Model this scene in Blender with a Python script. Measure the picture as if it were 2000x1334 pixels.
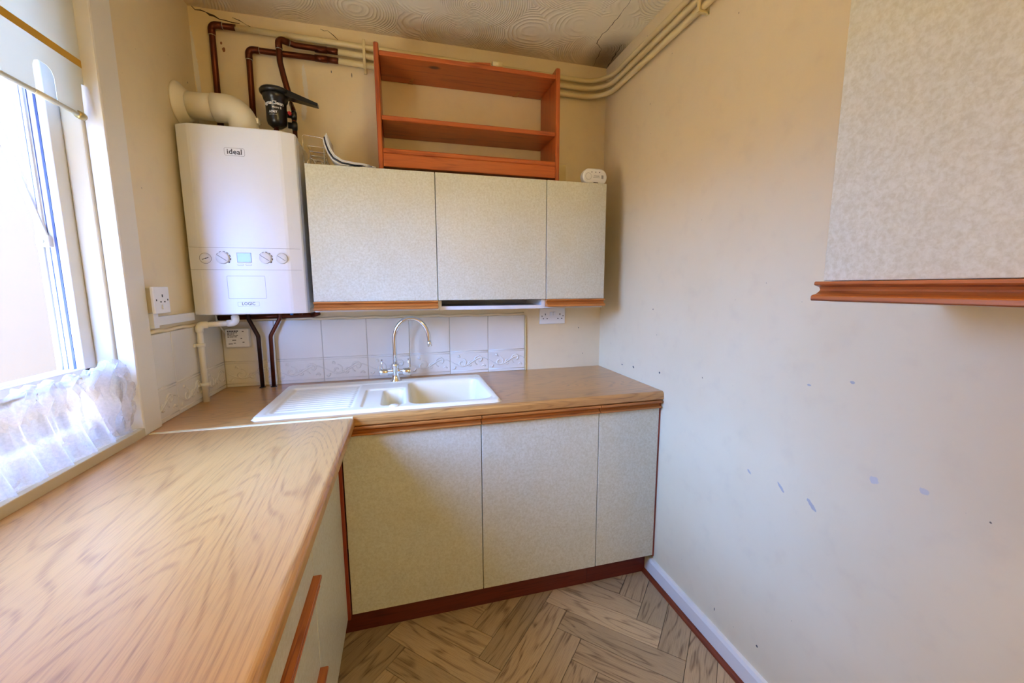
import bpy, bmesh, math, random
from mathutils import Vector, Matrix, noise as mnoise
random.seed(7)
for o in list(bpy.data.objects): bpy.data.objects.remove(o)
SC = bpy.context.scene
COL = SC.collection
# ------------------------------------------------------------------ camera, sky, sun, exposure
CAM = Vector((-1.0689, -2.0594, 1.3292)); FPX = 785.3138
def _axes(yaw, pitch, roll):
    f = Vector((math.sin(yaw)*math.cos(pitch), math.cos(yaw)*math.cos(pitch), math.sin(pitch)))
    r = Vector((math.cos(yaw), -math.sin(yaw), 0)); u = r.cross(f)
    return math.cos(roll)*r+math.sin(roll)*u, -math.sin(roll)*r+math.cos(roll)*u, f
AR, AU, AF = _axes(.2629, -.135, -.0036)
cd = bpy.data.cameras.new('camera'); cam = bpy.data.objects.new('camera', cd); COL.objects.link(cam)
M = Matrix((AR, AU, -AF)).transposed().to_4x4(); M.translation = CAM
cam.matrix_world = M
cd.sensor_width = 36; cd.lens = 36*FPX/2000; cd.clip_start = .02
SC.camera = cam
def on(u, v, ax, val):          # photo pixel -> point on an axis-aligned plane
    d = AF+AR*((u-1000)/FPX)-AU*((v-667)/FPX); i = 'xyz'.index(ax)
    return CAM+d*((val-CAM[i])/d[i])
w = bpy.data.worlds.new('world'); SC.world = w; w.use_nodes = True
bg = w.node_tree.nodes['Background']; bg.inputs[0].default_value = (.40, .76, 1.92, 1); bg.inputs[1].default_value = 31
sd = bpy.data.lights.new('sun', 'SUN'); sd.energy = 95; sd.angle = .01; sd.color = (1, .93, .82)
sun = bpy.data.objects.new('sun', sd); COL.objects.link(sun)
sun.rotation_euler = Vector((-.42, .62, -.66)).to_track_quat('-Z', 'Y').to_euler()
pd = bpy.data.lights.new('window_portal', 'AREA'); pd.shape = 'RECTANGLE'; pd.size = 1.02; pd.size_y = 1.38
pd.cycles.is_portal = True
po = bpy.data.objects.new('window_portal', pd); COL.objects.link(po)
po.location = (-2.02, -1.11, 1.567); po.rotation_euler = Vector((1, 0, 0)).to_track_quat('-Z', 'Z').to_euler()
vs = SC.view_settings; vs.view_transform = 'Standard'; vs.look = 'None'; vs.gamma = 1; vs.use_curve_mapping = False
vs.exposure = -0.05
FILL_LAMP_POWER = 64
# ------------------------------------------------------------------ node materials
def lin(r, g, b):
    f = lambda c: (c/255/12.92 if c/255 <= .04045 else ((c/255+.055)/1.055)**2.4)
    return (f(r), f(g), f(b), 1)
class NT:
    def __init__(s, name):
        s.m = bpy.data.materials.new(name); s.m.use_nodes = True; s.t = s.m.node_tree
        s.p = s.t.nodes['Principled BSDF']; s.out = s.t.nodes['Material Output']
    def n(s, typ, **kw):
        nd = s.t.nodes.new(typ)
        for k, v in kw.items(): setattr(nd, k, v)
        return nd
    def put(s, sock, v):
        if isinstance(v, bpy.types.NodeSocket): s.t.links.new(v, sock)
        else: sock.default_value = v
    def math(s, op, a, b=0., c=None):
        nd = s.n('ShaderNodeMath', operation=op); s.put(nd.inputs[0], a); s.put(nd.inputs[1], b)
        if c is not None: s.put(nd.inputs[2], c)
        return nd.outputs[0]
    def pos(s, obj=False):
        return s.n('ShaderNodeTexCoord').outputs['Object'] if obj else s.n('ShaderNodeNewGeometry').outputs['Position']
    def map(s, vec, scale=(1, 1, 1), loc=(0, 0, 0)):
        nd = s.n('ShaderNodeMapping'); s.put(nd.inputs['Vector'], vec); nd.inputs['Scale'].default_value = scale
        s.put(nd.inputs['Location'], loc); return nd.outputs[0]
    def noise(s, vec, scale, detail=3., rough=.55, dist=0.):
        nd = s.n('ShaderNodeTexNoise'); s.put(nd.inputs['Vector'], vec); nd.inputs['Scale'].default_value = scale
        nd.inputs['Detail'].default_value = detail; nd.inputs['Roughness'].default_value = rough
        nd.inputs['Distortion'].default_value = dist; return nd.outputs[0]
    def ramp(s, v, a, b, c0=0., c1=1.):
        nd = s.n('ShaderNodeMapRange'); nd.interpolation_type = 'SMOOTHSTEP'
        s.put(nd.inputs[0], v); nd.inputs[1].default_value = a; nd.inputs[2].default_value = b
        nd.inputs[3].default_value = c0; nd.inputs[4].default_value = c1; return nd.outputs[0]
    def mix(s, f, a, b):
        nd = s.n('ShaderNodeMix', data_type='RGBA'); s.put(nd.inputs[0], f)
        s.put(nd.inputs[6], a); s.put(nd.inputs[7], b); return nd.outputs[2]
    def bump(s, h, strength=.3, dist=.003):
        nd = s.n('ShaderNodeBump'); nd.inputs['Strength'].default_value = strength
        nd.inputs['Distance'].default_value = dist; s.put(nd.inputs['Height'], h)
        s.t.links.new(nd.outputs[0], s.p.inputs['Normal'])
    def fin(s, col, rough=.5, metal=0., **kw):
        s.put(s.p.inputs['Base Color'], col); s.put(s.p.inputs['Roughness'], rough); s.p.inputs['Metallic'].default_value = metal
        for k, v in kw.items(): s.put(s.p.inputs[k], v)
        return s.m
def plain(name, col, rough=.5, metal=0., vary=.06, scale=9., **kw):
    t = NT(name); f = t.noise(t.pos(), scale)
    c2 = tuple(x*(1-vary*2) for x in col[:3])+(1,)
    return t.fin(t.mix(f, col, c2), rough, metal, **kw)
def wood(name, c_light, c_dark, axis='x', rough=.4, obj=False, contour=10., across=4.5, along=.55, fine=90., rnd=False, amt=.55, knots=False, ring_w=.22, pore=.35, **kw):
    t = NT(name); v = t.pos(obj)
    if rnd:
        oi = t.n('ShaderNodeObjectInfo'); cx = t.n('ShaderNodeCombineXYZ')
        t.put(cx.inputs[0], t.math('MULTIPLY', oi.outputs['Random'], 37.)); t.put(cx.inputs[1], t.math('MULTIPLY', oi.outputs['Random'], 91.))
        va = t.n('ShaderNodeVectorMath', operation='ADD'); t.put(va.inputs[0], v); t.put(va.inputs[1], cx.outputs[0]); v = va.outputs[0]
    def sc(a, b): return tuple(b if k == axis else a for k in 'xyz')
    low = t.noise(t.map(v, sc(across, along)), 1., 2., .5, .25)
    ring = t.math('PINGPONG', t.math('MULTIPLY', low, contour), .5)
    ring = t.ramp(ring, .0, ring_w, 1., 0.)
    fib = t.noise(t.map(v, sc(fine, fine*.03)), 1., 3., .6)
    fib2 = t.noise(t.map(v, sc(fine*3, fine*.1)), 1., 2., .6)
    big = t.noise(t.map(v, sc(2.2, .5)), 1., 2.)
    ring = t.math('MULTIPLY', ring, t.ramp(fib, .3, .65))
    f = t.math('ADD', t.math('MULTIPLY', ring, amt), t.math('MULTIPLY', t.ramp(fib2, .42, .75), pore))
    f = t.math('ADD', f, t.math('MULTIPLY', t.ramp(big, .35, .7), .25))
    c = t.mix(t.math('MINIMUM', f, 1.), c_light, c_dark)
    if knots:
        vo = t.n('ShaderNodeTexVoronoi'); t.put(vo.inputs['Vector'], t.map(v, sc(5.5, 3.))); vo.inputs['Scale'].default_value = 1.
        k = t.ramp(vo.outputs['Distance'], .035, .10, 1., 0.)
        c = t.mix(k, c, tuple(x*.25 for x in c_dark[:3])+(1,))
    if rnd:
        hs = t.n('ShaderNodeHueSaturation'); t.put(hs.inputs['Value'], t.math('ADD', .82, t.math('MULTIPLY', oi.outputs['Random'], .34))); t.put(hs.inputs['Color'], c); c = hs.outputs[0]
    t.bump(fib2, .08, .001)
    return t.fin(c, rough, **kw)
PAINT = (.81, .675, .42, 1)
def wall_paint(name, spots=(), ax=0):
    t = NT(name); v = t.pos()
    f = t.noise(v, 1.6, 4.); f2 = t.noise(v, 14., 4.)
    c = t.mix(t.math('MULTIPLY', t.ramp(f, .35, .75), .5), PAINT, (.755, .595, .335, 1))
    c = t.mix(t.math('MULTIPLY', t.ramp(f2, .5, .8), .16), c, (.55, .42, .27, 1))
    dots = t.noise(v, 55., 1.)
    c = t.mix(t.ramp(dots, .80, .83), c, (.16, .11, .07, 1))
    if spots:
        sx = t.n('ShaderNodeSeparateXYZ'); t.put(sx.inputs[0], v)
        a = sx.outputs['Y' if ax == 0 else 'X']; z = sx.outputs['Z']
        wob = t.math('MULTIPLY', t.math('SUBTRACT', t.noise(v, 120., 2.), .5), .9)
        for (pa, pz, la, lz, ang, col) in spots:
            da = t.math('SUBTRACT', a, pa); dz = t.math('SUBTRACT', z, pz); ca, sa = math.cos(ang), math.sin(ang)
            e1 = t.math('DIVIDE', t.math('ADD', t.math('MULTIPLY', da, ca), t.math('MULTIPLY', dz, sa)), la)
            e2 = t.math('DIVIDE', t.math('SUBTRACT', t.math('MULTIPLY', dz, ca), t.math('MULTIPLY', da, sa)), lz)
            d = t.math('ADD', t.math('SQRT', t.math('ADD', t.math('MULTIPLY', e1, e1), t.math('MULTIPLY', e2, e2))), wob)
            c = t.mix(t.ramp(d, .8, 1.05, 1., 0.), c, col)
    br = t.noise(t.map(v, (30, 30, 5)), 1., 4.); bl = t.noise(v, 5., 3.)
    t.bump(t.math('ADD', t.math('MULTIPLY', br, .25), bl), .35, .006)
    return t.fin(c, .42)
GREY = (.46, .42, .37, 1); DARK = (.08, .07, .06, 1); CHALK = (.78, .74, .66, 1); RUST = (.30, .11, .04, 1)
def rs(u, v, la, lz, ang, col=GREY):
    p = on(u, v, 'x', 0); return (p.y, p.z, la, lz, ang, col)
def bs(u, v, la, lz, ang, col=DARK):
    p = on(u, v, 'y', 0); return (p.x, p.z, la, lz, ang, col)
MAT = {}
MAT['wall_r'] = wall_paint('paint_right_wall', [rs(1463, 921, .010, .004, .7), rs(1525, 952, .017, .0045, .75), rs(1585, 987, .020, .006, .75),
    rs(1665, 747, .006, .004, 0), rs(1580, 752, .006, .003, 0), rs(1288, 728, .005, .005, 0, DARK), rs(1237, 717, .008, .005, .4, DARK), rs(1215, 712, .006, .003, 0, DARK),
    rs(1707, 938, .010, .010, 0, (.62, .56, .47, 1)), rs(1805, 960, .009, .008, 0, (.62, .56, .47, 1)), rs(1395, 1190, .002, .007, 0, DARK), rs(1478, 1262, .004, .004, 0, DARK)])
MAT['wall_b'] = wall_paint('paint_back_wall', [bs(437, 97, .006, .010, 0, RUST), bs(432, 84, .004, .006, 0, RUST), bs(596, 165, .010, .085, .05, CHALK), bs(594, 215, .012, .05, -.1, CHALK),
    bs(382, 130, .010, .16, .05, CHALK), bs(647, 140, .002, .006, 0), bs(687, 147, .002, .010, 0), bs(1185, 395, .003, .008, 0), bs(1130, 640, .002, .004, 0), bs(1138, 690, .002, .003, 0)], ax=1)
MAT['wall_l'] = wall_paint('paint_left_wall')
def ceiling_mat():
    t = NT('artex_ceiling'); v = t.pos()
    d = t.n('ShaderNodeTexVoronoi'); d.feature = 'F1'; t.put(d.inputs['Vector'], v); d.inputs['Scale'].default_value = 3.5
    wob = t.noise(v, 7., 2.)
    ph = t.math('ADD', t.math('MULTIPLY', d.outputs['Distance'], 200.), t.math('MULTIPLY', wob, 14.))
    ring = t.math('POWER', t.math('ADD', t.math('MULTIPLY', t.math('SINE', ph), .5), .5), 2.)
    mask = t.ramp(t.noise(v, 5., 2.), .36, .52)
    t.bump(t.math('MULTIPLY', ring, mask), .7, .0035)
    sx = t.n('ShaderNodeSeparateXYZ'); t.put(sx.inputs[0], v)
    nn = t.noise(v, 3.2, 4.)
    edge = t.ramp(t.math('ADD', sx.outputs['Y'], t.math('MULTIPLY', t.math('SUBTRACT', nn, .5), .6)), -.30, .06)
    c = t.mix(t.math('MULTIPLY', edge, .7), lin(252, 246, 220), lin(200, 166, 106))
    dx = t.math('ADD', sx.outputs['X'], .05); dy = t.math('ADD', sx.outputs['Y'], .09)
    dd = t.math('ADD', t.math('SQRT', t.math('ADD', t.math('MULTIPLY', dx, dx), t.math('MULTIPLY', t.math('MULTIPLY', dy, dy), .5))), t.math('MULTIPLY', t.math('SUBTRACT', nn, .5), .14))
    c = t.mix(t.math('MULTIPLY', t.ramp(dd, .03, .16, 1., 0.), .8), c, lin(96, 60, 24))
    return t.fin(c, .55)
MAT['ceil'] = ceiling_mat()
MAT['gloss'] = plain('white_gloss_wood', lin(238, 232, 216), .3, vary=.07, scale=4.)
MAT['bead'] = plain('aged_cream_wood', lin(214, 202, 172), .35, vary=.08, scale=5.)
MAT['upvc'] = plain('white_upvc', lin(240, 242, 245), .25, vary=.01)
MAT['gasket'] = plain('blue_grey_gasket', lin(70, 84, 130), .5, vary=.02)
def laminate():
    t = NT('mottled_laminate'); v = t.pos()
    a = t.noise(v, 130., 4., .65, .4); b = t.noise(v, 9., 4.)
    c = t.mix(t.ramp(a, .25, .8), lin(218, 218, 200), lin(196, 192, 164))
    c = t.mix(t.math('MULTIPLY', t.ramp(b, .4, .8), .22), c, lin(198, 186, 144))
    return t.fin(c, .38)
MAT['lam'] = laminate()
MAT['edge'] = plain('pale_edging', lin(226, 212, 178), .4, vary=.03)
MAT['carc'] = plain('white_melamine', lin(225, 225, 222), .4, vary=.02)
MAT['oak_x'] = wood('oak_laminate_back', lin(208, 154, 86), lin(134, 80, 36), 'x', .30, contour=30., across=5., along=.8, fine=170., amt=.5, ring_w=.24, pore=.28, **{'Coat Weight': .55, 'Coat Roughness': .3})
MAT['oak_y'] = wood('oak_laminate_side', lin(206, 154, 88), lin(136, 84, 40), 'y', .30, contour=34., across=3.6, along=.6, fine=170., amt=.42, ring_w=.24, pore=.28, **{'Coat Weight': .55, 'Coat Roughness': .3})
MAT['rail_x'] = wood('stained_oak_rail_x', lin(198, 126, 58), lin(132, 68, 28), 'x', .35, across=30, along=1.5, contour=5)
MAT['rail_y'] = wood('stained_oak_rail_y', lin(190, 110, 50), lin(118, 52, 22), 'y', .35, across=30, along=1.5, contour=5)
MAT['post'] = wood('stained_oak_post', lin(150, 58, 28), lin(96, 30, 14), 'z', .4, across=30, along=1.5, contour=5)
MAT['plinth'] = wood('dark_mahogany_plinth', lin(104, 38, 26), lin(58, 18, 14), 'x', .4, across=20, along=1.2, contour=6)
MAT['quad'] = wood('mahogany_quadrant', lin(136, 60, 28), lin(76, 26, 14), 'y', .35, across=30, along=1.5)
MAT['pine_x'] = wood('orange_pine_x', lin(194, 98, 42), lin(132, 50, 18), 'x', .32, across=14, along=.8, contour=6, knots=True)
MAT['pine_z'] = wood('orange_pine_z', lin(194, 98, 42), lin(132, 50, 18), 'z', .32, across=14, along=.8, contour=6, knots=True)
MAT['plank'] = wood('vinyl_oak_plank', lin(190, 162, 120), lin(108, 80, 50), 'x', .42, obj=True, rnd=True, contour=9., across=9., along=1.6, fine=130., amt=.7)
MAT['grout'] = plain('floor_joint', lin(70, 52, 34), .8)
MAT['tile'] = plain('ivory_glazed_tile', lin(232, 226, 210), .16, vary=.05, scale=6.)
MAT['tile_grout'] = plain('tile_grout', lin(196, 186, 164), .8)
MAT['boiler'] = plain('white_enamel', lin(236, 238, 241), .24, vary=.005, **{'Specular IOR Level': .28})
MAT['boiler_side'] = plain('white_painted_steel', lin(232, 230, 222), .3, vary=.01)
MAT['print'] = plain('dark_grey_print', lin(70, 70, 74), .6, vary=.02)
MAT['line'] = plain('fine_grey_line', lin(160, 160, 165), .5, vary=.02)
MAT['lcd'] = plain('lcd_grey', lin(138, 140, 128), .15, vary=.05)
MAT['dial'] = plain('dial_plastic', lin(234, 236, 240), .3, vary=.01)
MAT['flue'] = plain('ivory_plastic', lin(236, 226, 198), .35, vary=.03)
MAT['copper'] = plain('tarnished_copper', lin(104, 50, 28), .34, .75, vary=.25, scale=30.)
MAT['copper_d'] = plain('blackened_copper', lin(62, 34, 24), .38, .6, vary=.3, scale=30.)
MAT['solder'] = plain('solder', lin(190, 184, 172), .3, .8)
MAT['pipe'] = plain('cream_painted_pipe', lin(224, 204, 150), .35, vary=.06)
MAT['pvc'] = plain('white_pvc_pipe', lin(236, 230, 212), .35, vary=.03)
MAT['white'] = plain('white_plastic', lin(238, 238, 236), .28, vary=.01)
MAT['hole'] = plain('socket_hole', lin(28, 26, 26), .6, vary=.02)
MAT['chrome'] = plain('chrome', (.82, .83, .85, 1), .07, 1., vary=.01)
MAT['wire'] = plain('chromed_wire', (.68, .64, .56, 1), .22, 1., vary=.03)
MAT['brass'] = plain('tarnished_brass', lin(190, 168, 112), .3, .8, vary=.1)
MAT['sink'] = plain('ivory_composite', lin(242, 230, 200), .28, vary=.015)
MAT['black'] = plain('black_plastic', lin(18, 18, 20), .28, vary=.1)
MAT['ink'] = plain('white_print', lin(225, 225, 225), .5, vary=.01)
MAT['blue'] = plain('blue_cap', lin(40, 110, 190), .35, vary=.02)
MAT['red'] = plain('red_cap', lin(150, 24, 22), .35, vary=.02)
MAT['paper'] = plain('magazine_paper', lin(232, 232, 234), .45, vary=.02)
MAT['cover'] = plain('magazine_dark_cover', lin(30, 36, 58), .35, vary=.05)
MAT['strip'] = plain('aluminium_cream_strip', lin(236, 222, 176), .3, vary=.03)
MAT['ochre'] = plain('ochre_ribbon', lin(206, 158, 52), .7, vary=.05)
MAT['crack'] = plain('crack_shadow', lin(58, 42, 26), .9, vary=.02)
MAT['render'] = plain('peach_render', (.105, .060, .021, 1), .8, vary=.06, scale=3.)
MAT['paving'] = plain('bounce_paving', (.50, .385, .17, 1), .8, vary=.08, scale=3.)
MAT['fill_lamp_glass'] = NT('fill_lamp_base').m
def fill_lamp_mat():
    t = NT('fill_lamp_globe'); t.p.inputs['Emission Color'].default_value = (1, .75, .32, 1)
    t.p.inputs['Emission Strength'].default_value = FILL_LAMP_POWER; return t.fin((.9, .88, .84, 1), .4)
MAT['fill_lamp_glass'] = fill_lamp_mat()
def glass_mat():
    t = NT('window_glass'); tr = t.n('ShaderNodeBsdfTransparent'); gl = t.n('ShaderNodeBsdfGlossy'); gl.inputs['Roughness'].default_value = .02
    tr.inputs[0].default_value = (.97, .985, .98, 1)
    mx = t.n('ShaderNodeMixShader'); fr = t.n('ShaderNodeFresnel'); fr.inputs[0].default_value = 1.45
    t.t.links.new(fr.outputs[0], mx.inputs[0]); t.t.links.new(tr.outputs[0], mx.inputs[1]); t.t.links.new(gl.outputs[0], mx.inputs[2])
    t.t.links.new(mx.outputs[0], t.out.inputs[0]); return t.m
MAT['glass'] = glass_mat()
def cloth_mat(name, col, transp, transl, pattern=False):
    t = NT(name); df = t.n('ShaderNodeBsdfDiffuse'); tl = t.n('ShaderNodeBsdfTranslucent'); tr = t.n('ShaderNodeBsdfTransparent')
    df.inputs[0].default_value = col; tl.inputs[0].default_value = col
    m1 = t.n('ShaderNodeMixShader'); m1.inputs[0].default_value = transl
    t.t.links.new(df.outputs[0], m1.inputs[1]); t.t.links.new(tl.outputs[0], m1.inputs[2])
    m2 = t.n('ShaderNodeMixShader'); t.t.links.new(m1.outputs[0], m2.inputs[1]); t.t.links.new(tr.outputs[0], m2.inputs[2])
    f = t.math('MULTIPLY', t.ramp(t.noise(t.pos(), 160., 2.), .3, .7, .93, 1.07), transp)
    if pattern:
        vo = t.n('ShaderNodeTexVoronoi'); t.put(vo.inputs['Vector'], t.map(t.pos(), (4, 14, 26))); vo.inputs['Scale'].default_value = 1.
        leaf = t.ramp(vo.outputs['Distance'], .20, .26, 1., 0.)
        f = t.math('MULTIPLY', f, t.math('SUBTRACT', 1., t.math('MULTIPLY', leaf, .35)))
    t.put(m2.inputs[0], f); t.t.links.new(m2.outputs[0], t.out.inputs[0]); return t.m
MAT['blind'] = cloth_mat('cream_blind_fabric', lin(232, 226, 206), .02, .35)
MAT['sheer'] = cloth_mat('sheer_voile', lin(240, 240, 242), .50, .6)
MAT['sheer2'] = cloth_mat('bunched_voile', lin(236, 232, 230), .48, .35)
# ------------------------------------------------------------------ mesh builder
ORG = {}
class MB:
    def __init__(s): s.v = []; s.f = []; s.sm = []
    def add(s, vs, fs, smooth=False):
        o = len(s.v); s.v += [Vector(p) for p in vs]; s.f += [tuple(i+o for i in f) for f in fs]; s.sm += [smooth]*len(fs); return s
    def bm(s, b, smooth=False):
        b.verts.index_update(); s.add([v.co.copy() for v in b.verts], [[v.index for v in f.verts] for f in b.faces], smooth); b.free(); return s
    def box(s, x0, x1, y0, y1, z0, z1, bev=0., seg=2):
        x0, x1 = min(x0, x1), max(x0, x1); y0, y1 = min(y0, y1), max(y0, y1); z0, z1 = min(z0, z1), max(z0, z1)
        b = bmesh.new(); bmesh.ops.create_cube(b, size=1)
        for v in b.verts: v.co = Vector(((x0+x1)/2+v.co.x*(x1-x0), (y0+y1)/2+v.co.y*(y1-y0), (z0+z1)/2+v.co.z*(z1-z0)))
        if bev: bmesh.ops.bevel(b, geom=list(b.edges), offset=min(bev, .49*min(x1-x0, y1-y0, z1-z0)), segments=seg, affect='EDGES', profile=.5)
        return s.bm(b)
    def prism(s, poly, fn, a0, a1, smooth=False):
        n = len(poly); vs = [fn(p, q, a0) for p, q in poly]+[fn(p, q, a1) for p, q in poly]
        s.add(vs, [(i, (i+1) % n, n+(i+1) % n, n+i) for i in range(n)], smooth)
        s.add(vs, [tuple(range(n))[::-1], tuple(range(n, 2*n))]); return s
    def tube(s, pts, r, seg=12, cap=True):
        pts = [Vector(p) for p in pts]; n = len(pts); rr = r if isinstance(r, (list, tuple)) else [r]*n
        T = [((pts[min(i+1, n-1)]-pts[max(i-1, 0)])).normalized() for i in range(n)]
        a = Vector((0, 0, 1)) if abs(T[0].z) < .9 else Vector((1, 0, 0)); N = (a-T[0]*a.dot(T[0])).normalized()
        vs = []
        for i in range(n):
            N = (N-T[i]*N.dot(T[i])).normalized(); B = T[i].cross(N)
            for k in range(seg):
                t = 2*math.pi*k/seg; vs.append(pts[i]+(N*math.cos(t)+B*math.sin(t))*rr[i])
        fs = [(i*seg+k, i*seg+(k+1) % seg, (i+1)*seg+(k+1) % seg, (i+1)*seg+k) for i in range(n-1) for k in range(seg)]
        s.add(vs, fs, True)
        if cap: s.add(vs[:seg], [tuple(range(seg))[::-1]]); s.add(vs[-seg:], [tuple(range(seg))])
        return s
    def lathe(s, c, axis, prof, seg=28, smooth=True):       # prof: (radius, height along axis)
        c = Vector(c); ax = Vector(axis).normalized(); a = Vector((0, 0, 1)) if abs(ax.z) < .9 else Vector((1, 0, 0))
        N = (a-ax*a.dot(ax)).normalized(); B = ax.cross(N)
        for (r0, h0), (r1, h1) in zip(prof[:-1], prof[1:]):
            vs = []
            for r, h in ((r0, h0), (r1, h1)):
                for k in range(seg):
                    t = 2*math.pi*k/seg; vs.append(c+ax*h+(N*math.cos(t)+B*math.sin(t))*r)
            s.add(vs, [(k, (k+1) % seg, seg+(k+1) % seg, seg+k) for k in range(seg)], smooth)
        for r, h, rev in ((prof[0][0], prof[0][1], True), (prof[-1][0], prof[-1][1], False)):
            if r > 1e-5:
                vs = [c+ax*h+(N*math.cos(2*math.pi*k/seg)+B*math.sin(2*math.pi*k/seg))*r for k in range(seg)]
                s.add(vs, [tuple(range(seg))[::-1] if rev else tuple(range(seg))])
        return s
    def grid(s, fn, nu, nv, smooth=True):
        vs = [fn(i/nu, j/nv) for j in range(nv+1) for i in range(nu+1)]; w = nu+1
        s.add(vs, [(j*w+i, j*w+i+1, (j+1)*w+i+1, (j+1)*w+i) for j in range(nv) for i in range(nu)], smooth); return s
    def build(s, name, mat, parent=None, org=None, thick=0.):
        o = Vector(org) if org is not None else (ORG.get(parent.name, Vector()) if parent else Vector())
        me = bpy.data.meshes.new(name); me.from_pydata([tuple(v-o) for v in s.v], [], s.f); me.validate()
        me.polygons.foreach_set('use_smooth', s.sm[:len(me.polygons)] if len(me.polygons) == len(s.sm) else [False]*len(me.polygons))
        b = bmesh.new(); b.from_mesh(me); bmesh.ops.remove_doubles(b, verts=b.verts, dist=1e-6)
        if not thick: bmesh.ops.recalc_face_normals(b, faces=b.faces)
        b.to_mesh(me); b.free()
        me.materials.append(MAT[mat]); ob = bpy.data.objects.new(name, me); COL.objects.link(ob)
        if parent: ob.parent = parent; ORG[ob.name] = o
        else: ob.location = o; ORG[ob.name] = o
        if thick: md = ob.modifiers.new('solid', 'SOLIDIFY'); md.thickness = thick; md.offset = 0
        return ob
def thing(name, label, cat, loc, group=None):
    o = bpy.data.objects.new(name, None); COL.objects.link(o); o.location = loc; o.empty_display_size = .05
    ORG[o.name] = Vector(loc); return tag(o, label, cat, group)
def tag(o, label, cat, group=None):
    o['label'] = label; o['category'] = cat
    if group: o['group'] = group
    return o
def struct(o, label=None, cat=None):
    o['kind'] = 'structure'
    if label: o['label'] = label; o['category'] = cat
    return o
def fillet(pts, r, n=7):
    pts = [Vector(p) for p in pts]; out = [pts[0]]
    for a, b, c in zip(pts[:-2], pts[1:-1], pts[2:]):
        d0 = (a-b); d1 = (c-b); ang = d0.angle(d1); l = min(r/math.tan(ang/2), d0.length*.49, d1.length*.49)
        rr = l*math.tan(ang/2); d0.normalize(); d1.normalize()
        cen = b+(d0+d1).normalized()*(rr/math.sin(ang/2)); p0 = b+d0*l; p1 = b+d1*l
        v0 = p0-cen; v1 = p1-cen; th = v0.angle(v1)
        for i in range(n+1):
            t = i/n; out.append(cen+(v0*math.sin((1-t)*th)+v1*math.sin(t*th))/math.sin(th))
    out.append(pts[-1]); return out
def text_mb(txt, size, fn, bold=0., thick=.0, align='CENTER', space=1.):
    cu = bpy.data.curves.new('t', 'FONT'); cu.body = txt; cu.size = size; cu.align_x = align; cu.align_y = 'CENTER'; cu.offset = bold; cu.resolution_u = 3; cu.space_character = space
    ob = bpy.data.objects.new('t', cu); COL.objects.link(ob); bpy.context.view_layer.update()
    me = bpy.data.meshes.new_from_object(ob.evaluated_get(bpy.context.evaluated_depsgraph_get()))
    m = MB(); m.add([fn(v.co.x, v.co.y) for v in me.vertices], [tuple(p.vertices) for p in me.polygons])
    bpy.data.objects.remove(ob); bpy.data.meshes.remove(me); bpy.data.curves.remove(cu); return m
def rrect(w, h, r, n=6):
    out = []
    for cx, cy, a0 in ((w/2-r, h/2-r, 0), (-w/2+r, h/2-r, 90), (-w/2+r, -h/2+r, 180), (w/2-r, -h/2+r, 270)):
        for i in range(n+1): a = math.radians(a0+90*i/n); out.append((cx+r*math.cos(a), cy+r*math.sin(a)))
    return out
# ------------------------------------------------------------------ room dimensions
XL = -1.861; XO = -2.0; C = 2.4543; H = .8815; YN = -3.5
# floor: slab and herringbone planks
fl = struct(MB().box(-2.11, .2, YN-.2, .2, -.12, -.0035).build('floor', 'grout'), 'oak-look herringbone vinyl floor between the base units', 'floor')
S2 = math.sqrt(.5); L_, W_ = .457, .0983
def clip(poly, ax, val, sgn):
    out = []
    for i in range(len(poly)):
        a, b = poly[i-1], poly[i]; da, db = (a[ax]-val)*sgn, (b[ax]-val)*sgn
        if (da >= 0) != (db >= 0): t = da/(da-db); out.append((a[0]+(b[0]-a[0])*t, a[1]+(b[1]-a[1])*t))
        if db >= 0: out.append(b)
    return out
g = .0010
for i in range(-2, 2):
    for k in range(-3, 22):
        for kind in (0, 1):
            if kind == 0: P = Vector((-.533+i*2*L_*S2, -.600-k*W_*2*S2)); u = Vector((S2, -S2)); v = Vector((S2, S2))
            else: P = Vector((-.533+W_*S2+i*2*L_*S2, -.600+W_*S2-k*W_*2*S2)); u = Vector((-S2, -S2)); v = Vector((-S2, S2))
            q = [P+u*g+v*g, P+u*(L_-g)+v*g, P+u*(L_-g)+v*(W_-g), P+u*g+v*(W_-g)]
            poly = [tuple(p) for p in q]
            for ax, val, sg in ((0, -1.36, 1), (0, -.012, -1), (1, -.50, -1), (1, -3.3, 1)):
                poly = clip(poly, ax, val, sg)
                if len(poly) < 3: break
            if len(poly) < 3: continue
            ar = abs(sum(poly[j-1][0]*poly[j][1]-poly[j][0]*poly[j-1][1] for j in range(len(poly))))/2
            if ar < 2e-4: continue
            ang = math.atan2(u.y, u.x); ca, sa = math.cos(-ang), math.sin(-ang)
            loc = [((x-P.x)*ca-(y-P.y)*sa, (x-P.x)*sa+(y-P.y)*ca) for x, y in poly]
            n = len(loc); me = bpy.data.meshes.new('plank')
            me.from_pydata([(x, y, -.0034) for x, y in loc]+[(x, y, 0) for x, y in loc], [], [tuple(range(n, 2*n))]+[(j, (j+1) % n, n+(j+1) % n, n+j) for j in range(n)])
            b = bmesh.new(); b.from_mesh(me); bmesh.ops.recalc_face_normals(b, faces=b.faces); b.to_mesh(me); b.free()
            me.materials.append(MAT['plank']); o = bpy.data.objects.new('plank', me); COL.objects.link(o)
            o.parent = fl; o.location = (P.x, P.y, 0); o.rotation_euler = (0, 0, ang)
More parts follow.
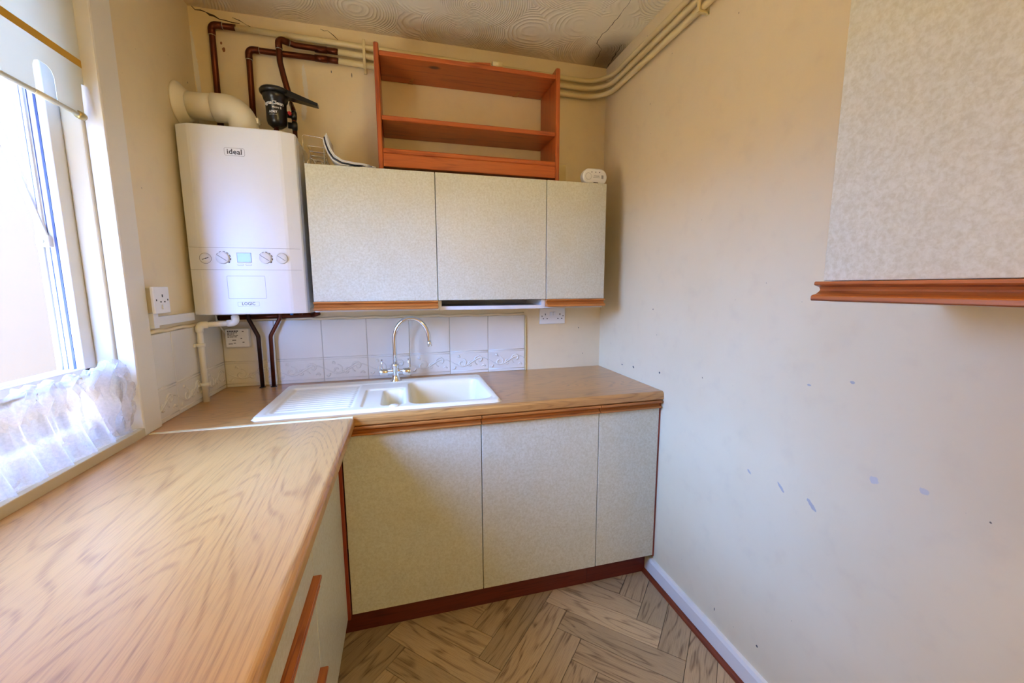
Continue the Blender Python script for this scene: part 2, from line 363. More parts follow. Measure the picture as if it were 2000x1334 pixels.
# walls
struct_w = {}
def wall(name, mb, mat, label):
    return struct(mb.build(name, mat), label, 'wall')
wb = wall('wall_back', MB().box(XO, .2, 0, .2, -.1, C+.15), 'wall_b', 'cream painted back wall behind the boiler and sink')
wr = wall('wall_right', MB().box(0, .2, YN-.2, 0, -.1, C+.15), 'wall_r', 'long cream painted bare wall with small scuffs and holes')
WY0, WY1, WZ0, WZ1 = -.60, -1.62, .875, 2.26
wl = wall('wall_left', MB().box(XO, XL, WY0, 0, -.1, C+.15).box(XO, XL, YN-.2, WY1, -.1, C+.15)
     .box(XO, XL, WY1, WY0, -.1, WZ0).box(XO, XL, WY1, WY0, WZ1, C+.15), 'wall_l', 'cream painted wall around the window opening')
wall('wall_near', MB().box(XL, 0, YN-.2, YN, -.1, C+.15), 'wall_l', 'cream painted wall opposite the sink')
ce = struct(MB().box(XO, .2, YN-.2, .2, C, C+.16).build('ceiling', 'ceil'), 'swirl-textured ceiling with brown stains and a crack', 'ceiling')
def crack(name, pts, ax, val, parent, w=.0035, jit=.004):
    P = [on(u, v, ax, val) for u, v in pts]; i = 'xyz'.index(ax); Q = []
    for a, b in zip(P[:-1], P[1:]):
        n = max(2, int((b-a).length/.018))
        for k in range(n): Q.append(a.lerp(b, k/n)+Vector([random.uniform(-jit, jit) if j != i else 0 for j in range(3)]))
    Q.append(P[-1]); out = Vector([0, 0, 0]); out[i] = -1
    m = MB(); L = []
    for k, p in enumerate(Q):
        t = (Q[min(k+1, len(Q)-1)]-Q[max(k-1, 0)]).normalized(); s = t.cross(out); ww = w*(.25+.75*random.random())*math.sin(math.pi*(k+.6)/(len(Q)+.2))**.4/2
        L += [p+s*ww+out*.0006, p-s*ww+out*.0006]
    m.add(L, [(2*k, 2*k+1, 2*k+3, 2*k+2) for k in range(len(Q)-1)])
    return m.build(name, 'crack', parent)
crack('crack', [(1232, 0), (1212, 30), (1177, 67), (1165, 85), (1175, 96), (1157, 131)], 'z', C, ce)
crack('crack', [(1215, 87), (1200, 108), (1184, 134)], 'z', C, ce, .009)
crack('crack', [(362, 2), (380, 17), (430, 36), (468, 46)], 'y', 0, wb, .010)
crack('crack', [(455, 36), (475, 43), (490, 53)], 'y', 0, wb, .004)
crack('crack', [(625, 55), (640, 62), (660, 78)], 'y', 0, wb, .004)
crack('crack', [(1183, 195), (1183, 330)], 'y', 0, wb, .003, .001)
crack('crack', [(1174, 640), (1173, 712)], 'y', 0, wb, .004, .001)
# baseboard and quadrant on the right wall
bbp = [(0, 0), (.018, 0), (.018, .070), (.012, .082), (0, .084)]
struct(MB().prism(bbp, lambda p, q, a: (-p, a, q), YN, -.535).build('baseboard_right', 'gloss'), 'white painted skirting board along the bare wall', 'baseboard')
qp = [(0, 0)]+[(.016*math.cos(t), .016*math.sin(t)) for t in [math.pi/2*i/6 for i in range(7)]]
struct(MB().prism(qp, lambda p, q, a: (-.018-p, a, q), YN, -.545).build('trim_1', 'quad'), 'dark red wooden quadrant bead along the skirting board', 'trim')
# ------------------------------------------------------------------ wall tiles with relief border
def tile_mesh(w):
    m = MB(); h = .298; g = .0012
    m.box(g, w-g, 0, .006, g, h, .0014, 1)
    def pt(a, b, d=.0055): return (a, d, b)
    def bead(z, r, x0=.003, x1=None): m.tube([pt(x0, z), pt((x1 or w)-.003, z)], r, 6)
    bead(.118, .0026); bead(.109, .0018); bead(.016, .0024)
    def spiral(cx, cz, r0, turns, a0, sg):
        P = []
        for i in range(19):
            t = i/18; a = a0+sg*turns*2*math.pi*t; r = r0*(1-.85*t); P.append((cx+r*math.cos(a), cz+r*math.sin(a)))
        return P
    cur = [[(.0+.2*i/24, .060+.020*math.sin(2*math.pi*(i/24)*1.0+.4)) for i in range(25)],
           spiral(.050, .070, .028, 1.15, -1.2, 1), spiral(.140, .056, .026, 1.2, 1.6, 1), spiral(.095, .048, .018, .9, 2.4, -1),
           [(.150+.012*i/6, .085+.010*math.sin(i/6*3)) for i in range(7)], [(.016+.02*i/6, .034+.008*math.sin(i/6*3)) for i in range(7)],
           [(.172+.018*i/6, .040-.012*math.sin(i/6*2.6)) for i in range(7)]]
    for c in cur:
        c = [(min(max(a, .004), w-.004), b) for a, b in c]
        n = len(c); m.tube([pt(a, b) for a, b in c], [.0018+.0030*math.sin(math.pi*min(1, (i+1)/n)) for i in range(n)], 6)
    me_o = m.build('tile', 'tile'); return me_o
t0 = tile_mesh(.2); TM = t0.data; bpy.data.objects.remove(t0)
def put_tile(parent, loc, rz, me):
    o = bpy.data.objects.new('tile', me); COL.objects.link(o); o.parent = parent; o.location = loc; o.rotation_euler = (0, 0, rz); return o
for k in range(7):
    to = put_tile(wb, (-.446-.2*k, 0, H), math.pi, TM)
    if k == 6: to.scale.x = 1.045
for k in range(2): put_tile(wl, (XL, -.007-.2*k, H), -math.pi/2, TM)
t1 = tile_mesh(.128); TM1 = t1.data; bpy.data.objects.remove(t1)
put_tile(wl, (XL, -.407, H), -math.pi/2, TM1)
MB().box(-1.858, -.444, -.003, .0, H, 1.181).build('tile_grout', 'tile_grout', wb)
MB().box(XL, XL+.003, -.535, -.003, H, 1.181).build('tile_grout', 'tile_grout', wl)
MB().box(-.4445, -.439, -.009, 0, H, 1.181, .002).build('tile_edge_bead', 'pipe', wb)
MB().tube([(-1.85+i*.05, -.004, 1.186+.003*math.sin(i*2.1)) for i in range(29)], .007, 6).build('plaster_ridge', 'wall_b', wb)
MB().tube([(XL+.004, -.53+i*.05, 1.187+.003*math.sin(i*2.1)) for i in range(10)], .007, 6).build('plaster_ridge', 'wall_l', wl)
# ------------------------------------------------------------------ window
XC = -1.845
ca = MB().box(XL, XC, -.628, -.537, H, 2.40, .003).box(XL, XC, -1.71, -1.62, H, 2.40, .003).box(XL, XC, -1.62, -.628, 2.26, 2.40, .003)
struct(ca.build('trim_2', 'gloss'), 'white painted wooden casing around the window', 'trim')
win = bpy.data.objects.new('window_1', None); COL.objects.link(win); win.location = (-1.96, -1.29, .905); ORG['window_1'] = Vector(win.location)
struct(win, 'white plastic window with an open top-hung sash', 'window')
MB().box(-1.888, XC-.001, -.63, -.60, .905, 2.26, .002).box(-1.888, XC-.001, -1.62, -1.59, .905, 2.26, .002).box(-1.93, XC-.001, -1.62, -.60, 2.23, 2.26, .002).build('jamb_lining', 'gloss', win)
MB().box(-1.936, -1.888, -.640, -.60, .905, 2.23, .006, 3).box(-1.936, -1.888, -1.62, -1.58, .905, 2.23, .006, 3).build('staff_bead', 'bead', win)
MB().box(-1.945, -1.8465, -1.62, -.60, .876, .906, .003).build('window_board', 'gloss', win)
fr = MB()
for x0, x1, e in ((-1.955, -1.936, .682), (-1.981, -1.959, .684), (-1.996, -1.984, .686)):
    for y0, y1 in ((-e, -.60), (-1.62, -2.22+e)): fr.box(x0, x1, y0, y1, .905, 2.26, .0025)
    fr.box(x0, x1, -1.57, -.65, .905, .945, .003).box(x0, x1, -1.57, -.65, 2.19, 2.26, .003).box(x0, x1, -1.57, -.65, 1.078, 1.108, .003)
fr.build('window_frame', 'upvc', win)
gk = MB().box(-1.9592, -1.9548, -.6825, -.62, 1.105, 2.20).box(-1.9842, -1.9808, -.6855, -.62, 1.455, 2.20).box(-1.971, -1.969, -.6848, -.66, 1.105, 2.20)
gk.build('gasket', 'gasket', win)
MB().box(-1.968, -1.962, -1.54, -.68, .94, 1.08).build('pane', 'glass', win)
# open sash: hinged at the head, swung out about 18 degrees
SA = math.radians(18); sx0, sz0 = -1.935, 2.17
def sp(d, y, t): return Vector((sx0-d*math.sin(SA)-t*math.cos(SA), y, sz0-d*math.cos(SA)+t*math.sin(SA)))
def sash_box(m, d0, d1, y0, y1, t0, t1):
    vs = [sp(d, y, t) for d in (d0, d1) for y in (y0, y1) for t in (t0, t1)]
    m.add(vs, [(0, 1, 3, 2), (4, 6, 7, 5), (0, 4, 5, 1), (2, 3, 7, 6), (0, 2, 6, 4), (1, 5, 7, 3)])
sm = MB(); DL = 1.12
sash_box(sm, 0, DL, -.760, -.705, 0, .06); sash_box(sm, 0, DL, -1.515, -1.46, 0, .06); sash_box(sm, 0, .055, -1.46, -.76, 0, .06); sash_box(sm, DL-.055, DL, -1.46, -.76, 0, .06)
sh = sm.build('sash', 'upvc', win)
gm = MB(); sash_box(gm, .05, DL-.05, -1.465, -.755, .025, .032); gm.build('pane', 'glass', sh)
ST0 = Vector((-1.972, -.692, 1.462)); ST1 = Vector((-2.072, -.692, 1.90)); dv = (ST1-ST0).normalized(); sv = Vector((dv.z, 0, -dv.x))
st = MB()
vs = [p+s_*sv*.007+Vector((0, e*.003, 0)) for p in (ST0, ST1) for s_ in (-1, 1) for e in (-1, 1)]
st.add(vs, [(0, 1, 3, 2), (4, 6, 7, 5), (0, 4, 5, 1), (2, 3, 7, 6), (0, 2, 6, 4), (1, 5, 7, 3)])
st.box(-1.990, -1.962, -.698, -.683, 1.438, 1.468, .002).lathe((-1.976, -.698, 1.452), (0, -1, 0), [(.005, 0), (.005, .004)], 10)
st.build('friction_stay', 'upvc', win)
MB().box(-1.980, -1.974, -.690, -.683, 1.45, 2.15).build('stay_track', 'upvc', win)
sl = struct(MB().box(-1.863, XC, -1.62, -.626, H-.004, .9065, .002).build('trim_3', 'bead'), 'bare wooden strip between worktop and window board', 'trim')
# roller blind with tabbed hem
bl = thing('roller_blind', 'cream roller blind with an ochre ribbon and tabbed hem over a rod', 'blind', (-1.88, -1.27, 1.78))
BX = -1.880; RZ = 1.786
def blind_outline():
    P = [(-1.57, 2.115), (-.622, 2.115), (-.622, 1.880), (-.630, 1.873), (-.640, 1.872)]
    y = -.645; P.append((y, RZ))
    while y-.088-.062 > -1.55:
        y1 = y-.086; P += [(y1, RZ), (y1, 1.845), (y1-.006, 1.858), (y1-.018, 1.865), (y1-.044, 1.865), (y1-.056, 1.858), (y1-.062, 1.845), (y1-.062, RZ)]; y = y1-.062
    P += [(-1.57, RZ)]; return P
MB().prism(blind_outline(), lambda p, q, a: (a, p, q), BX-.0006, BX+.0006).build('blind_fabric', 'blind', bl)
MB().prism([(-1.57, 1.903), (-.622, 1.915), (-.622, 1.934), (-1.57, 1.922)], lambda p, q, a: (a, p, q), BX+.0004, BX+.0014).build('ribbon', 'ochre', bl)
MB().tube([(BX, -1.58, RZ), (BX, -.660, RZ)], .0055, 10).tube([(BX, -.80, RZ), (BX, -.735, RZ)], .0068, 10).build('hem_rod', 'flue', bl)
MB().lathe((BX, -.668, RZ), (0, 1, 0), [(.004, 0), (.0095, .001), (.0105, .012), (.009, .022), (.003, .024)], 16).build('rod_end_cap', 'brass', bl)
MB().lathe((-1.872, -.650, 2.120), (0, -1, 0), [(.018, 0), (.022, .002), (.022, .92), (.018, .922)], 24).build('roller_tube', 'blind', bl)
MB().lathe((-1.872, -.632, 2.120), (0, -1, 0), [(.026, 0), (.026, .016), (.020, .020)], 24).build('roller_bracket', 'white', bl)
# cafe curtain
cu = thing('cafe_curtain', 'sheer white voile half curtain knotted over a thin rod', 'curtain', (-1.875, -1.2, .91))
RX, RZc = -1.893, 1.094
def sheet(u, v):
    y = -.665-u*.90; z = 1.088-v*.180+.010*math.sin(u*31)*(1-v)
    return (RX+.030*v*v+.010*math.sin(u*75+1.2*v)*(.35+.65*v)+.004*math.sin(u*190+3*v), y, z)
MB().grid(sheet, 150, 12).build('voile_panel', 'sheer', cu)
random.seed(3)
def tabf(y0, wv, drop, ph):
    def f(u, v):
        a = v*2; 
        if a < .5: z = RZc+.016*math.sin(a*math.pi)+.002; x = RX-.010+.020*a*1.0
        else: z = RZc+.018-(a-.5)/1.5*drop; x = RX+.012+.007*math.sin(a*2.4+ph)
        k = 1-.30*math.sin(min(1, max(0, (a-.45)/.5))*math.pi)
        return (x+.004*math.sin(u*9+a*4+ph), y0-(u-.5)*wv*k-.008*(a-.5)*math.sin(ph), z+.003*math.sin(u*7+ph))
    return f
for i, (y0, wv, drop) in enumerate([(-.705, .034, .05), (-.735, .030, .075), (-.800, .036, .060), (-.872, .042, .085), (-.935, .040, .080), (-1.01, .04, .075), (-1.09, .04, .08), (-1.17, .04, .07)]):
    MB().grid(tabf(y0, wv, drop, i*1.7), 8, 14).build('tab', 'sheer2', cu)
for i, (ya, yb, dip) in enumerate([(-.72, -.79, .035), (-.80, -.865, .040), (-.875, -.93, .030), (-.94, -1.01, .035), (-1.02, -1.09, .035)]):
    def sw(u, v, ya=ya, yb=yb, dip=dip, i=i):
        return (RX+.012+.006*math.sin(v*8+i), ya+(yb-ya)*u, RZc+.012-v*.040-dip*v*math.sin(math.pi*u)+.004*math.sin(u*9+v*5+i))
    MB().grid(sw, 12, 8).build('swag', 'sheer2', cu)
def bunch(u, v):      # gathered end of the curtain against the jamb
    a = u*2*math.pi*.95; y = -.690+.050*math.sin(a+.3)*(.55+.45*math.sin(math.pi*v))+.02*(v-.3)*-1
    x = -1.876+.024*math.cos(a)*(.5+.5*math.sin(math.pi*min(1, v*1.2)))
    d = mnoise.noise(Vector((math.cos(a)*1.6, math.sin(a)*1.6, v*2.6)))*.020+mnoise.noise(Vector((math.cos(a)*4, math.sin(a)*4, v*4+5.))) * .007
    return (x+d, y+d*.7, 1.118-v*.200+.012*math.sin(a*3)*(1-v))
MB().grid(bunch, 90, 40).build('gathered_end', 'sheer2', cu)
def ruf(k):
    def f(u, v):
        a = -1.3+u*2.7; r = .050+.012*v+.006*math.sin(u*22+k)
        return (-1.868+.010*k+.010*math.sin(u*17+v*4+k*2), -.700+.004*k+r*math.cos(a)*.95, 1.030-.012*k+r*1.35*math.sin(a)+.006*math.sin(v*5+u*9))
    return f
for k in range(2): MB().grid(ruf(k), 36, 6).build('ruffle', 'sheer2', cu)
lf = MB(); random.seed(11)
for k in range(22):
    uu = .06+.34*random.random(); vv = .45+.48*random.random(); c_ = Vector(sheet(uu, vv)); an = random.uniform(-.7, .5); la, wb_ = .016, .0042
    pts_ = [(la*math.cos(t), wb_*math.sin(t)) for t in [2*math.pi*i/12 for i in range(12)]]
    lf.add([c_+Vector((.0045, p*math.cos(an)-q*math.sin(an), p*math.sin(an)+q*math.cos(an))) for p, q in pts_], [tuple(range(12))])
lf.build('leaf_motif', 'sheer2', cu)['kind'] = 'stuff'
tag(MB().tube([(RX, -1.60, RZc), (RX, -.632, RZc)], .0032, 8).build('curtain_rod', 'brass'), 'thin metal rod carrying the half curtain across the window', 'rod')
# outside
struct(MB().box(XO, .2, YN-.2, .2, C+.165, 4.2).build('wall_sun_block', 'render'), 'unseen block added above the kitchen to shade the outside wall', 'wall')  # added above, out of view, to keep sun off the visible outside wall
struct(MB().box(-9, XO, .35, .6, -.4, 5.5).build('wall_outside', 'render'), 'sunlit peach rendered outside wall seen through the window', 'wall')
struct(MB().box(-14, XO, -12, .6, -.6, -.25).build('ground_bounce', 'paving'), 'unseen sandstone-coloured yard added to bounce warm light through the window', 'ground')  # unseen yard, added and coloured to bounce warm light indoors
MAT['fence'] = wood('brown_fence', (.34, .23, .11, 1), (.20, .13, .06, 1), 'z', .8)
fe = thing('bounce_fence', 'unseen brown boarded fence added to warm the light entering the window', 'fence', (-6.2, -4, -.25))  # added out of view: blocks low sky and returns warm light
for k in range(60):
    MB().box(-6.22, -6.20-.006*(k % 2), .34-.2*k-.198, .34-.2*k, -.25, 1.85).build('board', 'fence', fe)
# ------------------------------------------------------------------ worktops
def wt_prof(front, back, z0=.8445, z1=H, r=.014):
    s = -1 if front < back else 1; P = [(back, z0), (back, z1)]
    for i in range(7):
        a = math.pi/2*i/6; P.append((front-s*(r-r*math.sin(a)), z1-r+r*math.cos(a)))
    for i in range(4):
        a = math.pi/2*i/3; P.append((front-s*(.006-.006*math.cos(a)), z0+.006-.006*math.sin(a)))
    return P
SX0, SX1, SY0, SY1 = -1.555, -.728, -.545, -.105      # sink cut-out
wk = MB(); fx = lambda p, q, a: (a, p, q)
P = wt_prof(-.603, -.001)
wk.prism(P, fx, XL+.001, SX0).prism(P, fx, SX1, -.001)
Pf = wt_prof(-.603, SY0); wk.prism(Pf, fx, SX0, SX1); wk.box(SX0, SX1, SY1, -.001, .8445, H)
tag(wk.build('worktop', 'oak_x'), 'oak laminate worktop holding the white sink', 'worktop')
wl_ = thing('worktop', 'wide oak laminate worktop running under the window', 'worktop', (-1.55, -1.5, .8445))
MB().prism(wt_prof(-1.2495, -1.8455), lambda p, q, a: (p, a, q), -2.75, -.605).build('top', 'oak_y', wl_)
MB().box(-1.842, -1.253, -.619, -.604, H-.004, H+.0016, .001).build('joint_strip', 'strip', wl_)
# ------------------------------------------------------------------ handle rails
RAIL = [(-.018, 0), (.017, 0), (.019, .002), (.019, .008), (.017, .010), (.006, .013), (-.001, .018), (-.002, .021), (.001, .025), (.012, .028), (.014, .030), (.013, .034), (.011, .035), (-.018, .035)]
def rail(parent, axis, a0, a1, plane, sgn, z0, mat, flip=False, h=.035):
    P = [(d, (h-q*h/.035) if flip else q*h/.035) for d, q in RAIL]
    f = (lambda d, q, a: (a, plane+sgn*d, z0+q)) if axis == 'x' else (lambda d, q, a: (plane+sgn*d, a, z0+q))
    return MB().prism(P, f, a0, a1).build('handle_rail', mat, parent)
def door(parent, axis, a0, a1, plane, sgn, z0, z1, name='door'):
    b = plane-sgn*.018; g = .0015
    m = MB()
    if axis == 'x': m.box(a0+g, a1-g, plane, b, z0, z1, .001, 1)
    else: m.box(plane, b, a0+g, a1-g, z0, z1, .001, 1)
    return m.build(name, 'lam', parent)
def carcass(parent, x0, x1, y0, y1, z0, z1, openside, top=False):
    m = MB(); t = .016
    if openside == 'y':
        m.box(x0, x0+t, y0, y1, z0, z1).box(x1-t, x1, y0, y1, z0, z1).box(x0+t, x1-t, y0, y1, z0, z0+t).box(x0+t, x1-t, y1-.006, y1, z0+t, z1)
    else:
        m.box(x0, x1, y0, y0+t, z0, z1).box(x0, x1, y1-t, y1, z0, z1).box(x0, x1, y0+t, y1-t, z0, z0+t)
        if openside == 'x+': m.box(x0, x0+.006, y0+t, y1-t, z0+t, z1)
        else: m.box(x1-.006, x1, y0+t, y1-t, z0+t, z1)
    if top: m.box(x0+t if openside == 'y' else x0, x1-t if openside == 'y' else x1, y0+(0 if openside == 'y' else t), y1-(0 if openside == 'y' else t), z1-t, z1)
    return m.build('carcass', 'carc', parent)
# base cabinets under the sink run
BP = -.588
for (x0, x1, lb) in ((-1.300, -.797, 'wide cream base cabinet partly shaded, next to the corner post'), (-.797, -.297, 'wide cream base cabinet between the shaded one and the narrow one'), (-.297, -.008, 'narrow cream base cabinet against the bare wall')):
    t = thing('base_cabinet', lb, 'cabinet', ((x0+x1)/2, -.3, .1))
    carcass(t, x0+.0005, x1-.0005, -.568, -.03, .100, .843 if x1 > -.1 else .70, 'y')
    d = door(t, 'x', x0, x1, BP, -1, .108, .807)
    rail(d, 'x', x0+.0015, x1-.0015, BP, -1, .8075, 'rail_x', True)
    if x1 > -.1: MB().box(-.0075, -.0015, -.586, -.03, .10, .842).build('filler_strip', 'post', t)
tag(MB().box(-.316, -.020, -.546, -.530, .0, .099, .001).build('plinth', 'plinth'), 'short dark red wooden plinth under the narrow base cabinet', 'plinth')
tag(MB().box(-1.40, -.317, -.546, -.530, .0, .099, .001).build('plinth', 'plinth'), 'long dark red wooden plinth under the two wide base cabinets', 'plinth')
# side run under the window
FX = -1.312
t = thing('corner_cabinet', 'cream blank corner cabinet panel with a red wooden corner post', 'cabinet', (-1.55, -.82, .1))
carcass(t, -1.84, -1.332, -1.04, -.60, .100, .843, 'x+')
door(t, 'y', -1.04, -.605, FX, 1, .108, .842, 'panel')
MB().box(-1.323, -1.302, -.603, -.580, .10, .843, .002).build('corner_post', 'post', t)
t = thing('drawer_cabinet', 'cream drawer cabinet with red wooden rail handles below the wide worktop', 'cabinet', (-1.55, -1.29, .1))
carcass(t, -1.84, -1.332, -1.540, -1.0405, .100, .843, 'x+')
for z0, z1 in ((.108, .318), (.356, .578), (.616, .806)):
    d = door(t, 'y', -1.540, -1.0405, FX, 1, z0, z1, 'drawer_front')
    rail(d, 'y', -1.5385, -1.042, FX, 1, z1+.0005, 'rail_y', True)
t = thing('base_cabinet', 'cream base cabinet beside the drawer cabinet under the wide worktop', 'cabinet', (-1.55, -1.84, .1))
carcass(t, -1.84, -1.332, -2.14, -1.5405, .100, .843, 'x+')
d = door(t, 'y', -2.14, -1.5405, FX, 1, .108, .806); rail(d, 'y', -2.138, -1.542, FX, 1, .8065, 'rail_y', True)
tag(MB().box(-1.39, -1.374, -2.74, -.55, .0, .099, .001).build('plinth', 'plinth'), 'dark red wooden plinth under the side run of cabinets', 'plinth')
t = thing('base_cabinet', 'cream end base cabinet under the far end of the wide worktop', 'cabinet', (-1.55, -2.44, .1))
carcass(t, -1.84, -1.332, -2.74, -2.1405, .100, .843, 'x+')
d = door(t, 'y', -2.74, -2.1405, FX, 1, .108, .806); rail(d, 'y', -2.738, -2.142, FX, 1, .8065, 'rail_y', True)
# wall cabinets
WP = -.268; WT = 1.808
for (x0, x1, lb, hd) in ((-1.4205, -.9205, 'wide cream wall cabinet beside the boiler with a wooden rail', 1), (-.9205, -.4205, 'cream wall cabinet without rail, open slot below its door', 0), (-.4205, -.1205, 'narrow cream wall cabinet with a red rail near the bare wall', 1)):
    t = thing('wall_cabinet', lb, 'cabinet', ((x0+x1)/2, -.13, 1.228))
    carcass(t, x0+.0005, x1-.0005, -.248, -.001, 1.228, WT-.002, 'y', True)
    d = door(t, 'x', x0, x1, WP, -1, 1.272, WT)
    if hd: rail(d, 'x', x0+.0015, x1-.0015, WP, -1, 1.2365, 'rail_x')
t = thing('wall_cabinet', 'large cream wall cabinet with wooden rail hung on the bare wall', 'cabinet', (-.15, -1.78, 1.3))
carcass(t, -.298, -.001, -2.08, -1.484, 1.300, 2.055, 'x-', True)
d = door(t, 'y', -2.08, -1.482, -.318, -1, 1.338, 2.058); rail(d, 'y', -2.078, -1.478, -.318, -1, 1.302, 'rail_y')
# ------------------------------------------------------------------ sink
def sstep(a, b, x): t = min(1, max(0, (x-a)/(b-a))); return t*t*(3-2*t)
def rbox(x, y, x0, x1, y0, y1, r):          # signed distance, negative inside
    cx, cy = (x0+x1)/2, (y0+y1)/2; dx = abs(x-cx)-(x1-x0)/2+r; dy = abs(y-cy)-(y1-y0)/2+r
    return math.hypot(max(dx, 0), max(dy, 0))+min(max(dx, dy), 0)-r
OX0, OX1, OY0, OY1 = -1.585, -.706, -.572, -.085
def sink_z(x, y):
    z = .0115
    z -= .011*sstep(-.010, .0, rbox(x, y, OX0, OX1, OY0, OY1, .028))
    z -= .003*sstep(.0, -.010, rbox(x, y, -1.556, -.726, -.548, -.15, .03)) 
    d = rbox(x, y, -1.545, -1.262, -.522, -.150, .02); ins = sstep(.0, -.014, d)
    z -= .007*ins
    if x < -1.262: z += .0042*sstep(-.010, -.024, d)*max(0, math.sin((y+.52)*2*math.pi/.0285))**.7 if math.sin((y+.52)*2*math.pi/.0285) > 0 else 0
    z -= .006*sstep(.0, -.010, rbox(x, y, -1.240, -1.072, -.525, -.250, .02))
    z -= .100*sstep(.002, -.022, rbox(x, y, -1.166, -1.080, -.505, -.262, .025))
    z -= .165*sstep(.002, -.030, rbox(x, y, -1.060, -.738, -.530, -.160, .045))
    return max(z, -.17)
nx, ny = 250, 138
m = MB().grid(lambda u, v: (OX0+(OX1-OX0)*u, OY0+(OY1-OY0)*v, H+sink_z(OX0+(OX1-OX0)*u, OY0+(OY1-OY0)*v)), nx, ny)
sk = thing('sink', 'ivory composite one and a half bowl sink with ridged drainer', 'sink', ((OX0+OX1)/2, -.32, H))
# trim the square corners of the grid to the rounded outline
keep = [(f, s) for f, s in zip(m.f, m.sm) if rbox(*(sum((m.v[i] for i in f), Vector())/4).xy, OX0, OX1, OY0, OY1, .028) < .001]
m.f = [k[0] for k in keep]; m.sm = [k[1] for k in keep]
m.build('basin', 'sink', sk)
MB().lathe((-1.116, -.545, H+.006), (0, 0, 1), [(.019, 0), (.019, .006), (.016, .0085), (.001, .0090)], 24).build('tap_hole_cover', 'sink', sk)
MB().lathe((-.90, -.345, H-.158), (0, 0, 1), [(.042, 0), (.042, .003), (.036, .004), (.030, .001), (.001, .001)], 28).build('waste', 'chrome', sk)
# tap
TX, TY, TZ = -1.116, -.125, H+.009
tp = thing('kitchen_tap', 'chrome swan-neck mixer tap with two lever handles behind the sink', 'tap', (TX, TY, TZ))
MB().lathe((TX, TY, TZ+.0005), (0, 0, 1), [(.026, 0), (.026, .004), (.019, .010), (.0165, .03), (.0165, .068), (.0185, .072), (.0185, .082), (.012, .086)], 28).build('body', 'chrome', tp)
arc = [Vector((TX, TY, TZ+.08+.0*i)) for i in (0,)]
AZ = TZ+.195; AR_ = .079; dirx = Vector((1, -.12, 0)).normalized()
path = [Vector((TX, TY, TZ+.07)), Vector((TX, TY, TZ+.13)), Vector((TX, TY, AZ))]
for i in range(1, 25):
    a = math.pi*1.03*i/24; path.append(Vector((TX, TY, AZ))+dirx*(AR_-AR_*math.cos(a))+Vector((0, 0, AR_*1.28*math.sin(a))))
path.append(path[-1]+Vector((.004, 0, -.022)))
sp_ = MB().tube(path, .0098, 16).build('spout', 'chrome', tp)
MB().tube([path[-2]+Vector((.0005, 0, .004)), path[-1]+Vector((.0005, 0, -.001))], .0106, 16).build('spout_tip', 'chrome', sp_)
for sgn in (-1, 1):
    ax = Vector((sgn, -.06*sgn, 0))
    b = MB().lathe((TX+sgn*.010, TY, TZ+.045), ax, [(.0145, 0), (.0145, .022), (.0165, .023), (.0175, .024), (.0175, .058), (.0160, .060)], 24).build('valve', 'chrome', tp)
    e = Vector((TX, TY, TZ+.045))+ax*.061
    MB().tube([e+Vector((0, 0, .010)), e+Vector((-sgn*.001, 0, .062))], .0036, 10).build('lever', 'chrome', b)
# ------------------------------------------------------------------ boiler
bx0, bx1, by, bz0, bz1 = -1.848, -1.4495, -.266, 1.2259, 1.9215
bo = thing('boiler', 'white wall-hung gas boiler with dials and a small display', 'boiler', ((bx0+bx1)/2, -.13, bz0))
MB().box(bx0+.004, bx1-.004, -.190, -.001, bz0+.012, bz1, .008, 3).build('casing', 'boiler_side', bo)
fp = [(bx0, -.190), (bx0, -.236), (bx0+.004, -.243), (bx0+.045, by+.002), (bx0+.055, by), (bx1-.055, by), (bx1-.045, by+.002), (bx1-.004, -.243), (bx1, -.236), (bx1, -.190)]
m = MB().prism(fp, lambda p, q, a: (p, q, a), bz0, bz1)
fpan = m.build('front_panel', 'boiler', bo)
md = fpan.modifiers.new('bev', 'BEVEL'); md.width = .005; md.segments = 3; md.limit_method = 'ANGLE'; md.angle_limit = math.radians(50)
bcx = (bx0+bx1)/2; FY = by-.0006
def outline(pts, w, mat, name, parent, y=FY):     # closed thin line on the boiler front
    n = len(pts); m = MB(); cen = (sum(p[0] for p in pts)/n, sum(p[1] for p in pts)/n); vs = []
    for i, p in enumerate(pts):
        a, b = Vector(pts[i-1]), Vector(pts[(i+1) % n]); t = (b-a).normalized(); nn = Vector((-t.y, t.x))*w/2
        vs += [(p[0]+nn.x, y, p[1]+nn.y), (p[0]-nn.x, y, p[1]-nn.y)]
    m.add(vs, [(2*i, 2*i+1, (2*i+3) % (2*n), (2*i+2) % (2*n)) for i in range(n)]); return m.build(name, mat, parent)
def fpt(u, v): p = on(u, v, 'y', by); return (p.x, p.z)
lx, lz = fpt(458, 297)
bd = outline([(lx+a, lz+b) for a, b in rrect(.066, .027, .005)], .0012, 'line', 'badge', bo)
text_mb('ideal', .026, lambda x, y: (lx+x, FY-.0002, lz+y), bold=.0006, space=1.05).build('lettering', 'print', bd)
z_hi = fpt(460, 484)[1]; z_lo = fpt(460, 527)[1]
cp = MB()
for z in (z_hi, z_lo): cp.box(bx0+.006, bx1-.006, FY, FY+.001, z-.0006, z+.0006)
cp.build('control_seam', 'line', bo)
